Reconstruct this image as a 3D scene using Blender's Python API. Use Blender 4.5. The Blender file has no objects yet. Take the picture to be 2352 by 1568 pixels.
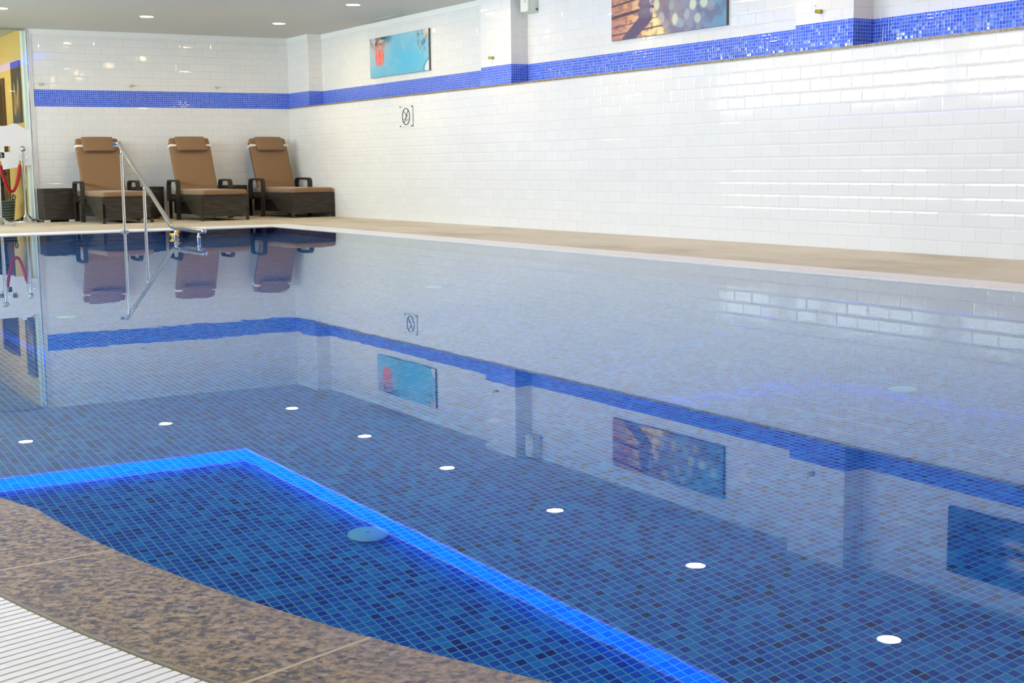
import bpy, bmesh, math, random
import numpy as np
from mathutils import Vector, Matrix
from math import pi, sin, cos, radians
random.seed(7)
SC = bpy.context.scene
COL = SC.collection

# ------------------------------------------------------------------ camera, exposure, world, lights
CAM = (-7.54719, -18.72111, 0.67253)
YAW, PITCH, ROLL, FPX = 0.54055, -0.12874, -0.01237, 3137.68
cd = bpy.data.cameras.new('camera'); cam = bpy.data.objects.new('camera', cd); COL.objects.link(cam)
cd.sensor_width = 36.0; cd.sensor_fit = 'HORIZONTAL'; cd.lens = FPX / 2352 * 36.0
cd.clip_start = 0.05; cd.clip_end = 200
_f = Vector((sin(YAW) * cos(PITCH), cos(YAW) * cos(PITCH), sin(PITCH)))
_r = Vector((cos(YAW), -sin(YAW), 0)); _u = _r.cross(_f)
_r2 = cos(ROLL) * _r + sin(ROLL) * _u; _u2 = -sin(ROLL) * _r + cos(ROLL) * _u
M = Matrix((( _r2.x, _u2.x, -_f.x, CAM[0]), (_r2.y, _u2.y, -_f.y, CAM[1]), (_r2.z, _u2.z, -_f.z, CAM[2]), (0, 0, 0, 1)))
cam.matrix_world = M
SC.camera = cam
SC.view_settings.view_transform = 'Standard'; SC.view_settings.look = 'None'
SC.view_settings.exposure = 0.42; SC.view_settings.gamma = 1.0
SC.view_settings.use_curve_mapping = False
cy = SC.cycles
cy.max_bounces = 8; cy.diffuse_bounces = 4; cy.glossy_bounces = 5; cy.transmission_bounces = 6; cy.transparent_max_bounces = 8
cy.sample_clamp_indirect = 4.0; cy.sample_clamp_direct = 0.0
cy.caustics_reflective = False; cy.caustics_refractive = True; cy.blur_glossy = 0.5
cy.use_denoising = True
try: cy.denoiser = 'OPENIMAGEDENOISE'
except Exception: pass
wd = bpy.data.worlds.new('daylight'); SC.world = wd; wd.use_nodes = True
wd.node_tree.nodes['Background'].inputs[0].default_value = (0.75, 0.86, 1.0, 1)
wd.node_tree.nodes['Background'].inputs[1].default_value = 1.0

WINDOW_POWER = 31.0        # daylight through the panes of the left wall and the wall behind the camera
LAMP_POWER = 165.0         # radiance of each recessed ceiling lamp's lens
LED_POWER = 11.0

# ------------------------------------------------------------------ sizes (metres); water level is z = 0
D0 = 0.004                 # deck
ZL = 1.504                 # top of the lower wall
ZB0, ZB1 = 1.522, 1.722    # mosaic band
CEIL = 2.4965
REC = 0.206                # depth of the wall recesses
PIL = [(-0.744, 0.0), (-6.202, -5.560), (-11.140, -10.519), (-16.1, -15.48)]
GRO_X, GRI_X, GRO_Y, GRI_Y = -1.455, -1.809, -3.366, -3.885
XG = -3.578                # left end of the tiled back wall
XL, YN = -9.5, -24.0       # left wall, wall behind the camera
TX, TY = -2.28, -4.01      # corner of the raised ceiling tray
POOL_D = 1.2

def lin(r, g, b):
    def f(c):
        c /= 255.0
        return c / 12.92 if c <= 0.04045 else ((c + 0.055) / 1.055) ** 2.4
    return (f(r), f(g), f(b), 1.0)

# ------------------------------------------------------------------ material helpers
class NT:
    def __init__(s, name):
        s.mat = bpy.data.materials.new(name); s.mat.use_nodes = True
        s.t = s.mat.node_tree; s.t.nodes.clear()
        s.out = s.t.nodes.new('ShaderNodeOutputMaterial')
    def n(s, kind, **kw):
        nd = s.t.nodes.new(kind)
        for k, v in kw.items(): setattr(nd, k, v)
        return nd
    def set(s, sock, v):
        if hasattr(v, 'is_output'): s.t.links.new(v, sock)
        elif v is not None: sock.default_value = v
    def m(s, op, a, b=None, c=None, clamp=False):
        nd = s.n('ShaderNodeMath', operation=op); nd.use_clamp = clamp
        s.set(nd.inputs[0], a)
        if b is not None: s.set(nd.inputs[1], b)
        if c is not None: s.set(nd.inputs[2], c)
        return nd.outputs[0]
    def mix(s, f, a, b, typ='MIX'):
        nd = s.n('ShaderNodeMix', data_type='RGBA', blend_type=typ)
        s.set(nd.inputs[0], f); s.set(nd.inputs[6], a); s.set(nd.inputs[7], b)
        return nd.outputs[2]
    def mixf(s, f, a, b):
        nd = s.n('ShaderNodeMix', data_type='FLOAT')
        s.set(nd.inputs[0], f); s.set(nd.inputs[2], a); s.set(nd.inputs[3], b)
        return nd.outputs[0]
    def xyz(s, v):
        nd = s.n('ShaderNodeSeparateXYZ'); s.set(nd.inputs[0], v); return nd.outputs
    def comb(s, x, y, z=0.0):
        nd = s.n('ShaderNodeCombineXYZ')
        s.set(nd.inputs[0], x); s.set(nd.inputs[1], y); s.set(nd.inputs[2], z); return nd.outputs[0]
    def ramp(s, f, stops, interp='LINEAR'):
        nd = s.n('ShaderNodeValToRGB'); nd.color_ramp.interpolation = interp
        cr = nd.color_ramp
        while len(cr.elements) < len(stops): cr.elements.new(0.5)
        for e, (p, c) in zip(cr.elements, stops): e.position = p; e.color = c
        s.set(nd.inputs[0], f); return nd.outputs[0]
    def noise(s, vec, scale, detail=2.0, rough=0.5, dim='3D'):
        nd = s.n('ShaderNodeTexNoise', noise_dimensions=dim)
        if vec is not None: s.set(nd.inputs['Vector'], vec)
        s.set(nd.inputs['Scale'], scale); s.set(nd.inputs['Detail'], detail); s.set(nd.inputs['Roughness'], rough)
        return nd.outputs['Fac']
    def white(s, vec):
        nd = s.n('ShaderNodeTexWhiteNoise', noise_dimensions='3D'); s.set(nd.inputs['Vector'], vec)
        return nd.outputs
    def geo(s): return s.n('ShaderNodeNewGeometry').outputs
    def obj(s): return s.n('ShaderNodeTexCoord').outputs['Object']
    def bump(s, h, strength=1.0, dist=1.0):
        nd = s.n('ShaderNodeBump'); s.set(nd.inputs['Strength'], strength); s.set(nd.inputs['Distance'], dist); s.set(nd.inputs['Height'], h)
        return nd.outputs['Normal']
    def pbr(s, col, rough=0.5, metal=0.0, normal=None, spec=0.5, coat=0.0, alpha=None, sheen=0.0):
        b = s.n('ShaderNodeBsdfPrincipled')
        s.set(b.inputs['Base Color'], col); s.set(b.inputs['Roughness'], rough); s.set(b.inputs['Metallic'], metal)
        s.set(b.inputs['Specular IOR Level'], spec); s.set(b.inputs['Coat Weight'], coat); s.set(b.inputs['Sheen Weight'], sheen)
        if normal is not None: s.set(b.inputs['Normal'], normal)
        s.t.links.new(b.outputs[0], s.out.inputs[0]); return b

def plain(name, col, rough=0.5, metal=0.0, spec=0.5, noise=0.0, nscale=30.0, coat=0.0, sheen=0.0, bumpd=0.0):
    k = NT(name); c = col; nrm = None
    if noise > 0 or bumpd > 0:
        f = k.noise(k.obj(), nscale, 3.0, 0.6)
        if noise > 0:
            g = k.m('MULTIPLY_ADD', f, 2 * noise, 1.0 - noise)
            c = k.mix(1.0, col, k.comb(g, g, g), 'MULTIPLY')
        if bumpd > 0: nrm = k.bump(f, 1.0, bumpd)
    k.pbr(c, rough, metal, nrm, spec, coat, sheen=sheen)
    return k.mat

def emit(name, col, power):
    k = NT(name); e = k.n('ShaderNodeEmission'); e.inputs[0].default_value = col; e.inputs[1].default_value = power
    k.t.links.new(e.outputs[0], k.out.inputs[0]); return k.mat

def wall_uv(k):
    """metres along the wall (world y on walls that face x, world x on walls that face y) and height"""
    g = k.geo(); p = k.xyz(g['Position']); nn = k.xyz(g['True Normal'])
    fx = k.m('GREATER_THAN', k.m('ABSOLUTE', nn[0]), 0.5)
    return k.mixf(fx, p[0], p[1]), p[2], fx

def metro_material(name, tint=(232, 230, 224)):
    k = NT(name); u, v, fx = wall_uv(k)
    pu = k.mixf(fx, 0.2, 0.2185)
    un = k.m('DIVIDE', k.m('ADD', u, k.mixf(fx, 0.045, 12.001)), pu)
    vn = k.m('DIVIDE', k.m('SUBTRACT', v, D0), 0.1)
    row = k.m('FLOOR', vn)
    un = k.m('ADD', un, k.m('MULTIPLY', k.m('MODULO', k.m('ABSOLUTE', row), 2.0), 0.5))
    colm = k.m('FLOOR', un)
    fu = k.m('FRACT', un); fv = k.m('SUBTRACT', vn, row)
    du = k.m('MULTIPLY', k.m('MINIMUM', fu, k.m('SUBTRACT', 1.0, fu)), pu)
    dv = k.m('MULTIPLY', k.m('MINIMUM', fv, k.m('SUBTRACT', 1.0, fv)), 0.1)
    d = k.m('MINIMUM', du, dv)
    grout = k.m('LESS_THAN', d, 0.0011)
    bev = k.m('DIVIDE', k.m('SUBTRACT', d, 0.0011), 0.0125, clamp=True)
    rnd = k.white(k.comb(colm, row, 3.0))
    rc = k.xyz(rnd['Color'])
    tilt = k.m('ADD', k.m('MULTIPLY', k.m('SUBTRACT', rc[0], 0.5), fu), k.m('MULTIPLY', k.m('SUBTRACT', rc[1], 0.5), fv))
    wav = k.noise(k.geo()['Position'], 9.0, 1.0, 0.5)
    h = k.m('ADD', k.m('MULTIPLY', bev, 0.0012), k.m('ADD', k.m('MULTIPLY', tilt, 0.0006), k.m('MULTIPLY', wav, 0.0005)))
    vv = k.m('MULTIPLY_ADD', rnd['Value'], 0.03, 0.97)
    base = k.mix(1.0, lin(*tint), k.comb(vv, vv, vv), 'MULTIPLY')
    c = k.mix(grout, base, lin(198, 197, 192))
    k.pbr(c, k.mixf(grout, 0.06, 0.6), 0.0, k.bump(h, 1.0, 1.0), 0.5)
    return k.mat

def mosaic_material(name, palette, grout_col, pitch=0.0265, gap=0.0022, floor=False, tilt_amt=0.0007, rough=0.08, v0=ZB0):
    k = NT(name)
    if floor:
        g = k.geo(); p = k.xyz(g['Position']); nn = k.xyz(g['True Normal'])
        up = k.m('GREATER_THAN', k.m('ABSOLUTE', nn[2]), 0.5); fx = k.m('GREATER_THAN', k.m('ABSOLUTE', nn[0]), 0.5)
        u = k.mixf(fx, p[0], p[1]); v = k.mixf(up, p[2], p[1])
    else:
        u, v, fx = wall_uv(k)
    un = k.m('DIVIDE', k.m('ADD', u, 0.005), pitch)
    vn = k.m('DIVIDE', k.m('SUBTRACT', v, v0), pitch)
    cu, cv = k.m('FLOOR', un), k.m('FLOOR', vn)
    fu, fv = k.m('FRACT', un), k.m('FRACT', vn)
    du = k.m('MINIMUM', fu, k.m('SUBTRACT', 1.0, fu)); dv = k.m('MINIMUM', fv, k.m('SUBTRACT', 1.0, fv))
    d = k.m('MULTIPLY', k.m('MINIMUM', du, dv), pitch)
    grout = k.m('LESS_THAN', d, gap * 0.5 + 0.0006)
    rnd = k.white(k.comb(cu, cv, 1.0)); rc = k.xyz(rnd['Color'])
    c = k.ramp(rnd['Value'], palette)
    c = k.mix(grout, c, grout_col)
    til = k.m('ADD', k.m('MULTIPLY', k.m('SUBTRACT', rc[0], 0.5), fu), k.m('MULTIPLY', k.m('SUBTRACT', rc[1], 0.5), fv))
    pil = k.m('DIVIDE', k.m('SUBTRACT', d, 0.001), 0.004, clamp=True)
    h = k.m('ADD', k.m('MULTIPLY', til, tilt_amt * 2), k.m('MULTIPLY', pil, 0.0009))
    k.pbr(c, k.mixf(grout, rough, 0.6), 0.0, k.bump(h, 1.0, 1.0), 0.5)
    return k.mat

def granite_material(name, joints=False):
    k = NT(name); P = k.obj()
    n1 = k.noise(P, 70.0, 4.0, 0.7); n2 = k.noise(P, 26.0, 3.0, 0.6)
    vo = k.n('ShaderNodeTexVoronoi'); k.set(vo.inputs['Vector'], P); vo.inputs['Scale'].default_value = 95.0
    c = k.ramp(n1, [(0.30, lin(62, 66, 50)), (0.43, lin(112, 103, 70)), (0.52, lin(152, 131, 86)), (0.62, lin(174, 148, 102)), (0.75, lin(156, 146, 108))])
    c = k.mix(k.m('MULTIPLY', k.ramp(n2, [(0.30, (1, 1, 1, 1)), (0.46, (0, 0, 0, 1))]), 0.55), c, lin(108, 100, 84))
    sp = k.xyz(vo.outputs['Color'])
    c = k.mix(k.m('MULTIPLY', k.m('GREATER_THAN', sp[0], 0.90), 0.6), c, lin(64, 66, 60))
    c = k.mix(k.m('MULTIPLY', k.m('GREATER_THAN', sp[1], 0.88), 0.25), c, lin(206, 184, 160))
    if joints:
        p = k.xyz(k.geo()['Position'])
        ang = k.m('ARCTAN2', k.m('SUBTRACT', p[1], CC[1]), k.m('SUBTRACT', p[0], CC[0]))
        jl = None
        for a0 in JOINTS:
            dd = k.m('LESS_THAN', k.m('ABSOLUTE', k.m('SUBTRACT', ang, a0)), 0.0009)
            jl = dd if jl is None else k.m('MAXIMUM', jl, dd)
        c = k.mix(jl, c, lin(196, 176, 132))
    k.pbr(c, 0.32, 0.0, k.bump(n1, 1.0, 0.0006), 0.4)
    return k.mat

def wicker_material(name):
    k = NT(name); p = k.xyz(k.obj())
    s1 = k.m('SINE', k.m('MULTIPLY', p[2], 2 * pi / 0.011))
    hh = k.m('ADD', p[0], p[1])
    s2 = k.m('SINE', k.m('ADD', k.m('MULTIPLY', hh, 2 * pi / 0.03), k.m('MULTIPLY', k.m('FLOOR', k.m('DIVIDE', p[2], 0.011)), pi)))
    h = k.m('ADD', k.m('MULTIPLY', s1, 0.5), k.m('MULTIPLY', s2, 0.5))
    st = k.noise(k.comb(k.m('MULTIPLY', hh, 5.0), 0.0, k.m('MULTIPLY', p[2], 60.0)), 1.0, 2.0, 0.6)
    c = k.ramp(st, [(0.3, lin(28, 24, 20)), (0.5, lin(48, 42, 33)), (0.72, lin(78, 68, 52))])
    c = k.mix(k.m('MULTIPLY', k.m('LESS_THAN', h, -0.3), 0.6), c, lin(14, 12, 10))
    k.pbr(c, 0.45, 0.0, k.bump(h, 1.0, 0.0022), 0.4)
    return k.mat

def painted_material(name, rough=0.35):
    k = NT(name); a = k.n('ShaderNodeVertexColor', layer_name='print')
    k.pbr(a.outputs[0], rough, 0.0, None, 0.35); return k.mat

def pane_material(name):
    k = NT(name); fr = k.n('ShaderNodeFresnel'); fr.inputs[0].default_value = 1.5
    t = k.n('ShaderNodeBsdfTransparent'); t.inputs[0].default_value = (0.93, 0.97, 0.95, 1)
    g = k.n('ShaderNodeBsdfGlossy'); g.inputs['Roughness'].default_value = 0.0
    mx = k.n('ShaderNodeMixShader'); k.set(mx.inputs[0], k.m('MULTIPLY', fr.outputs[0], k.m('SUBTRACT', 1.0, k.geo()['Backfacing'])))
    k.t.links.new(t.outputs[0], mx.inputs[1]); k.t.links.new(g.outputs[0], mx.inputs[2]); k.t.links.new(mx.outputs[0], k.out.inputs[0])
    return k.mat

def water_material(name):
    k = NT(name); P = k.geo()['Position']
    mp = k.n('ShaderNodeMapping'); k.set(mp.inputs[0], P); mp.inputs['Rotation'].default_value = (0, 0, 0.5); mp.inputs['Scale'].default_value = (1.0, 0.65, 1.0)
    n1 = k.noise(mp.outputs[0], 5.0, 2.0, 0.5); n2 = k.noise(mp.outputs[0], 16.0, 2.0, 0.5)
    calm = k.m('MAXIMUM', k.m('MULTIPLY_ADD', k.xyz(P)[1], 0.25, 4.0, clamp=True), 0.15)
    h = k.m('MULTIPLY', calm, k.m('ADD', k.m('MULTIPLY', n1, 0.00026), k.m('MULTIPLY', n2, 0.000035)))
    g = k.n('ShaderNodeBsdfGlass'); g.inputs['Color'].default_value = (0.91, 0.975, 1.0, 1); g.inputs['Roughness'].default_value = 0.0; g.inputs['IOR'].default_value = 1.333
    k.set(g.inputs['Normal'], k.bump(h, 1.0, 1.0)); k.t.links.new(g.outputs[0], k.out.inputs[0])
    return k.mat

# centre of the rounded near-left pool corner, from the coping's own curve
CC = (-3.1828, -15.6109); CR = 3.8235; CG = 0.262
JOINTS = [math.atan2(-16.342 - CC[1], -7.045 - CC[0]), math.atan2(-16.985 - CC[1], -6.743 - CC[0]), math.atan2(-15.72 - CC[1], -7.05 - CC[0]), -2.60, -2.42, -2.24, -2.06, -1.88]

MT = {}
MT['metro'] = metro_material('white metro tiles')
MT['band'] = mosaic_material('blue glass mosaic band', [(0.0, lin(46, 86, 206)), (0.5, lin(54, 102, 218)), (0.8, lin(76, 106, 222)), (1.0, lin(62, 116, 228))], lin(164, 174, 222))
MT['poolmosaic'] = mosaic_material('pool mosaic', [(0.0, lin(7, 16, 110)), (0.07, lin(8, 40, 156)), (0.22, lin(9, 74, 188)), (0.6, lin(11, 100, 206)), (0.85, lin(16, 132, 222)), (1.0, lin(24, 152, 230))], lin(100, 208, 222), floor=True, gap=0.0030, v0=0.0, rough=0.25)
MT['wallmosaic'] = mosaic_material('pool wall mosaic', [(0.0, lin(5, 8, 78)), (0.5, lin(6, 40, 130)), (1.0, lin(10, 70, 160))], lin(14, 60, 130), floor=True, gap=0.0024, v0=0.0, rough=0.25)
MT['granite'] = granite_material('speckled granite coping', True)
MT['ledge'] = granite_material('speckled granite ledge')
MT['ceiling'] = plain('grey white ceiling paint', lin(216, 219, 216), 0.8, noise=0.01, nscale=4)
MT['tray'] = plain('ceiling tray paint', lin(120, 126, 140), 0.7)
MT['white'] = plain('white paint', lin(232, 232, 228), 0.5)
MT['plastic'] = plain('white grating plastic', lin(250, 246, 236), 0.4, noise=0.02, nscale=12)
MT['chrome'] = plain('polished steel', (0.78, 0.78, 0.77, 1), 0.07, 1.0)
MT['brushed'] = plain('brushed steel', (0.62, 0.62, 0.60, 1), 0.28, 1.0)
MT['alu'] = plain('aluminium profile', (0.80, 0.80, 0.80, 1), 0.2, 1.0)
MT['dark'] = plain('dark void', lin(18, 18, 18), 0.8)
MT['strip'] = plain('tan metal strip', lin(150, 142, 122), 0.35)
MT['lip'] = plain('pale stone lip', lin(206, 204, 196), 0.4)
MT['gutter'] = plain('gutter channel', lin(86, 80, 68), 0.6, noise=0.1)
MT['wicker'] = wicker_material('dark brown wicker')
MT['shadowwicker'] = plain('black woven underframe', lin(20, 18, 15), 0.7, noise=0.2, nscale=60)  # near-black colour holds the under-seat shade as well as the body
MT['cushion'] = plain('tan brown fabric', lin(134, 104, 74), 0.9, noise=0.06, nscale=160, sheen=0.2, bumpd=0.0008, spec=0.15)
MT['seatfab'] = plain('tan brown fabric seat', lin(134, 104, 74), 0.9, noise=0.06, nscale=160, sheen=0.2, bumpd=0.0008, spec=0.15)
MT['elastic'] = plain('white elastic', lin(236, 234, 228), 0.7)
MT['foot'] = plain('pale plastic foot', lin(196, 200, 190), 0.5)
MT['yellow'] = plain('ochre wall paint', lin(214, 178, 104), 0.7, noise=0.06, nscale=1.6)
MT['doorwood'] = plain('dark brown wood', lin(92, 58, 34), 0.4, noise=0.15, nscale=9)
MT['doordark'] = plain('dark door leaf', lin(46, 22, 20), 0.3, noise=0.2, nscale=5)
MT['film'] = plain('frosted white film', lin(226, 226, 226), 0.55)
MT['pane'] = pane_material('clear glass')
MT['water'] = water_material('pool water')
MT['rope'] = plain('red rope', lin(170, 22, 30), 0.7, noise=0.12, nscale=90)
MT['brass'] = plain('brass', (0.80, 0.60, 0.28, 1), 0.2, 1.0)
MT['duck'] = plain('yellow rubber', lin(246, 178, 30), 0.35)
MT['beak'] = plain('red rubber', lin(226, 64, 24), 0.35)
MT['black'] = plain('black print', lin(22, 24, 24), 0.4)
MT['green'] = plain('olive print', lin(70, 92, 50), 0.5)
MT['greyprint'] = plain('grey print', lin(110, 118, 110), 0.5)
MT['acrylic'] = plain('pale acrylic plate', lin(226, 226, 220), 0.12)
MT['hookyellow'] = plain('yellow hook band', lin(222, 200, 34), 0.4)
MT['hookpale'] = plain('pale hook band', lin(196, 196, 150), 0.45)
MT['hookgrey'] = plain('grey hook socket', lin(150, 152, 142), 0.4)
MT['box'] = plain('pale grey plastic box', lin(224, 226, 212), 0.45)
MT['inlet'] = plain('pale turquoise inlet cover', lin(150, 246, 250), 0.35)
MT['lens'] = emit('warm lamp lens', (1.0, 0.75, 0.42, 1), LAMP_POWER)
MT['led'] = emit('blue LED', (0.002, 0.060, 1.0, 1), LED_POWER)
MT['day'] = emit('daylight pane', (0.78, 0.93, 0.98, 1), WINDOW_POWER)
MT['leaf'] = plain('dark green leaf', lin(44, 62, 40), 0.45, noise=0.2, nscale=14)
MT['stem'] = plain('dark stem', lin(26, 24, 20), 0.7)
def basket_material():
    k = NT('grey striped basket'); p = k.xyz(k.obj())
    f = k.m('GREATER_THAN', k.m('FRACT', k.m('DIVIDE', k.m('ADD', p[2], 0.012), 0.036)), 0.55)
    k.pbr(k.mix(f, lin(34, 38, 38), lin(118, 126, 124)), 0.6); return k.mat
MT['basket'] = basket_material()
MT['pebble'] = plain('white pebbles', lin(206, 206, 198), 0.6, noise=0.1)
MT['print'] = painted_material('glossy print')
MT['edge'] = plain('picture edge', lin(96, 92, 88), 0.5)

def deck_material():
    k = NT('beige stone deck'); P = k.geo()['Position']; p = k.xyz(P)
    a = k.noise(k.comb(k.m('MULTIPLY', p[0], 1.0), k.m('MULTIPLY', p[1], 0.55)), 1.1, 4.0, 0.65); b = k.noise(P, 26.0, 3.0, 0.6)
    c = k.ramp(a, [(0.30, lin(172, 158, 132)), (0.48, lin(206, 194, 168)), (0.70, lin(220, 211, 192))])
    c = k.mix(k.m('MULTIPLY', b, 0.3), c, lin(172, 158, 134))
    fu = k.m('FRACT', k.m('DIVIDE', p[0], 0.3)); fv = k.m('FRACT', k.m('DIVIDE', p[1], 0.3))
    jt = k.m('MAXIMUM', k.m('LESS_THAN', fu, 0.010), k.m('LESS_THAN', fv, 0.010))
    c = k.mix(k.m('MULTIPLY', jt, 0.35), c, lin(150, 138, 116))
    k.pbr(c, 0.5, 0.0, k.bump(b, 1.0, 0.0006), 0.35); return k.mat
MT['deck'] = deck_material()

# ------------------------------------------------------------------ mesh helpers
class MB:
    def __init__(s): s.bm = bmesh.new()
    def box(s, lo, hi):
        x0, y0, z0 = lo; x1, y1, z1 = hi
        v = [s.bm.verts.new(c) for c in ((x0,y0,z0),(x1,y0,z0),(x1,y1,z0),(x0,y1,z0),(x0,y0,z1),(x1,y0,z1),(x1,y1,z1),(x0,y1,z1))]
        for f in ((3,2,1,0),(4,5,6,7),(0,1,5,4),(1,2,6,5),(2,3,7,6),(3,0,4,7)): s.bm.faces.new([v[i] for i in f])
        return s
    def hexa(s, bot, top):
        v = [s.bm.verts.new(c) for c in list(bot) + list(top)]
        for f in ((3,2,1,0),(4,5,6,7),(0,1,5,4),(1,2,6,5),(2,3,7,6),(3,0,4,7)): s.bm.faces.new([v[i] for i in f])
        return s
    def quad(s, *pts): s.bm.faces.new([s.bm.verts.new(p) for p in pts]); return s
    def rbox(s, lo, hi, r, seg=3, xf=None):
        b = bmesh.new(); bmesh.ops.create_cube(b, size=1.0)
        c = [(a + d) / 2 for a, d in zip(lo, hi)]; e = [d - a for a, d in zip(lo, hi)]
        for v in b.verts: v.co = Vector((c[i] + v.co[i] * e[i] for i in range(3)))
        bmesh.ops.bevel(b, geom=list(b.edges), offset=r, segments=seg, profile=0.5, affect='EDGES')
        if xf: 
            for v in b.verts: v.co = Vector(xf(v.co))
        s.merge(b); return s
    def merge(s, b):
        mp = {v: s.bm.verts.new(v.co) for v in b.verts}
        for f in b.faces: s.bm.faces.new([mp[v] for v in f.verts])
        b.free()
    def tube(s, path, r, n=12, cap=True, closed=False):
        P = [Vector(p) for p in path]; rings = []
        N = len(P); up = None
        for i in range(N):
            if closed: t = P[(i + 1) % N] - P[i - 1]
            else: t = P[min(i + 1, N - 1)] - P[max(i - 1, 0)]
            t.normalize()
            if up is None: up = Vector((0, 0, 1)) if abs(t.z) < 0.9 else Vector((1, 0, 0))
            a = t.cross(up).normalized(); up = a.cross(t).normalized()
            rr = r[i] if isinstance(r, (list, tuple)) else r
            rings.append([s.bm.verts.new(P[i] + rr * (cos(2 * pi * j / n) * a + sin(2 * pi * j / n) * up)) for j in range(n)])
        for i in range(N if closed else N - 1):
            A, B = rings[i], rings[(i + 1) % N]
            for j in range(n): s.bm.faces.new((A[j], A[(j + 1) % n], B[(j + 1) % n], B[j]))
        if cap and not closed:
            s.bm.faces.new(rings[0]); s.bm.faces.new(list(reversed(rings[-1])))
        return s
    def lathe(s, prof, n=28, at=(0, 0, 0), axis='z', sy=1.0, loop=False):
        rings = []
        for r, z in prof:
            ring = []
            for j in range(n):
                a = 2 * pi * j / n; p = (r * cos(a), r * sin(a) * sy, z)
                if axis == 'x': p = (p[2], p[0], p[1])
                elif axis == 'y': p = (p[0], p[2], p[1])
                ring.append(s.bm.verts.new((p[0] + at[0], p[1] + at[1], p[2] + at[2])))
            rings.append(ring)
        for A, B in zip(rings, rings[1:]):
            for j in range(n): s.bm.faces.new((A[j], A[(j + 1) % n], B[(j + 1) % n], B[j]))
        if loop:
            for j in range(n): s.bm.faces.new((rings[-1][j], rings[-1][(j + 1) % n], rings[0][(j + 1) % n], rings[0][j]))
            return s
        if prof[0][0] > 1e-6: s.bm.faces.new(list(reversed(rings[0])))
        if prof[-1][0] > 1e-6: s.bm.faces.new(rings[-1])
        return s
    def ball(s, c, r, sc=(1, 1, 1), n=3):
        b = bmesh.new(); bmesh.ops.create_icosphere(b, subdivisions=n, radius=1.0)
        for v in b.verts: v.co = Vector((c[i] + v.co[i] * r * sc[i] for i in range(3)))
        s.merge(b); return s
    def fill(s, loops, z):
        """flat horizontal face between an outer loop and holes"""
        es = []
        for lp in loops:
            vs = [s.bm.verts.new((x, y, z)) for x, y in lp]
            es += [s.bm.edges.new((vs[i], vs[(i + 1) % len(vs)])) for i in range(len(vs))]
        bmesh.ops.triangle_fill(s.bm, use_beauty=True, use_dissolve=False, edges=es)
        return s
    def build(s, name, mat, parent=None, smooth=False, fix=True):
        bm = s.bm
        bmesh.ops.remove_doubles(bm, verts=list(bm.verts), dist=1e-6)
        if fix: bmesh.ops.recalc_face_normals(bm, faces=list(bm.faces))
        me = bpy.data.meshes.new(name); bm.to_mesh(me); bm.free()
        o = bpy.data.objects.new(name, me); COL.objects.link(o)
        for m_ in (mat if isinstance(mat, (list, tuple)) else [mat]): me.materials.append(m_)
        if smooth:
            for p in me.polygons: p.use_smooth = True
            if smooth != 'all':
                try: me.set_sharp_from_angle(angle=radians(38))
                except Exception: pass
        if parent is not None: o.parent = parent
        return o

def tag(o, label=None, cat=None, group=None, kind=None):
    if label: o['label'] = label
    if cat: o['category'] = cat
    if group: o['group'] = group
    if kind: o['kind'] = kind
    return o
def thing(name, loc, label, cat, rz=0.0, group=None):
    o = bpy.data.objects.new(name, None); COL.objects.link(o); o.empty_display_size = 0.1
    o.location = loc; o.rotation_euler = (0, 0, rz)
    return tag(o, label, cat, group)
def copy_tree(o, parent=None):
    c = o.copy(); COL.objects.link(c)
    if parent is not None: c.parent = parent
    for ch in list(o.children): copy_tree(ch, c)
    return c
def struct(o): o['kind'] = 'structure'; return o

# ================================================================== SETTING
# --- pool outlines (plan); w = outset from the waterline on the granite sides (left and near), g = on the grating sides
def shore():
    """near-left waterline: straight left side, a gentle swing, then the rounded corner"""
    pts = [(-7.62, GRI_Y), (-7.62, -13.6), (-7.60, -14.1), (-7.53, -14.55), (-7.41, -14.95), (-7.27, -15.28), (-7.14, -15.55), (-7.055, -15.73)]
    n = 56; a0 = pi + 0.085
    for i in range(n + 1):
        a = a0 + (pi * 1.5 - a0) * i / n
        pts.append((CC[0] + CR * cos(a), CC[1] + CR * sin(a)))
    pts.append((GRI_X, CC[1] - CR)); return pts
def offset(pts, d):
    """move a polyline outwards (to its right-hand side as it runs down and round)"""
    out = []
    for i, p in enumerate(pts):
        q = pts[max(i - 1, 0)]; r = pts[min(i + 1, len(pts) - 1)]
        v = Vector((r[0] - q[0], r[1] - q[1])).normalized(); out.append((p[0] + v.y * d, p[1] - v.x * d))
    return out
SHORE = shore()
def outline(out_far, out_right, out_arc):
    xr, yf = GRI_X + out_right, GRI_Y + out_far
    S = offset(SHORE, out_arc)
    S[0] = (S[0][0], yf); S[-1] = (xr, S[-1][1])
    return [(xr, yf)] + S
WATER = outline(0, 0, 0)
GRIN = outline(0, 0, CG)          # where the grating begins
GROUT = outline(GRO_Y - GRI_Y, GRO_X - GRI_X, CG + 0.34)

deck = MB().fill([[(XL, YN), (0.0, YN), (0.0, 0.0), (XG, 0.0), (XG, 0.02), (-3.66, 0.02), (-3.66, 6.6), (XL, 6.6)], GROUT], D0).build('floor', MT['deck']); struct(deck)
# gutter channel under the gratings
b = MB().fill([GROUT, GRIN], -0.09)
for lp in (GROUT, GRIN):
    for i in range(len(lp)):
        p, q = lp[i], lp[(i + 1) % len(lp)]
        b.quad((p[0], p[1], D0), (q[0], q[1], D0), (q[0], q[1], -0.09), (p[0], p[1], -0.09))
struct(b.build('trim_1', MT['gutter']))
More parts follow.
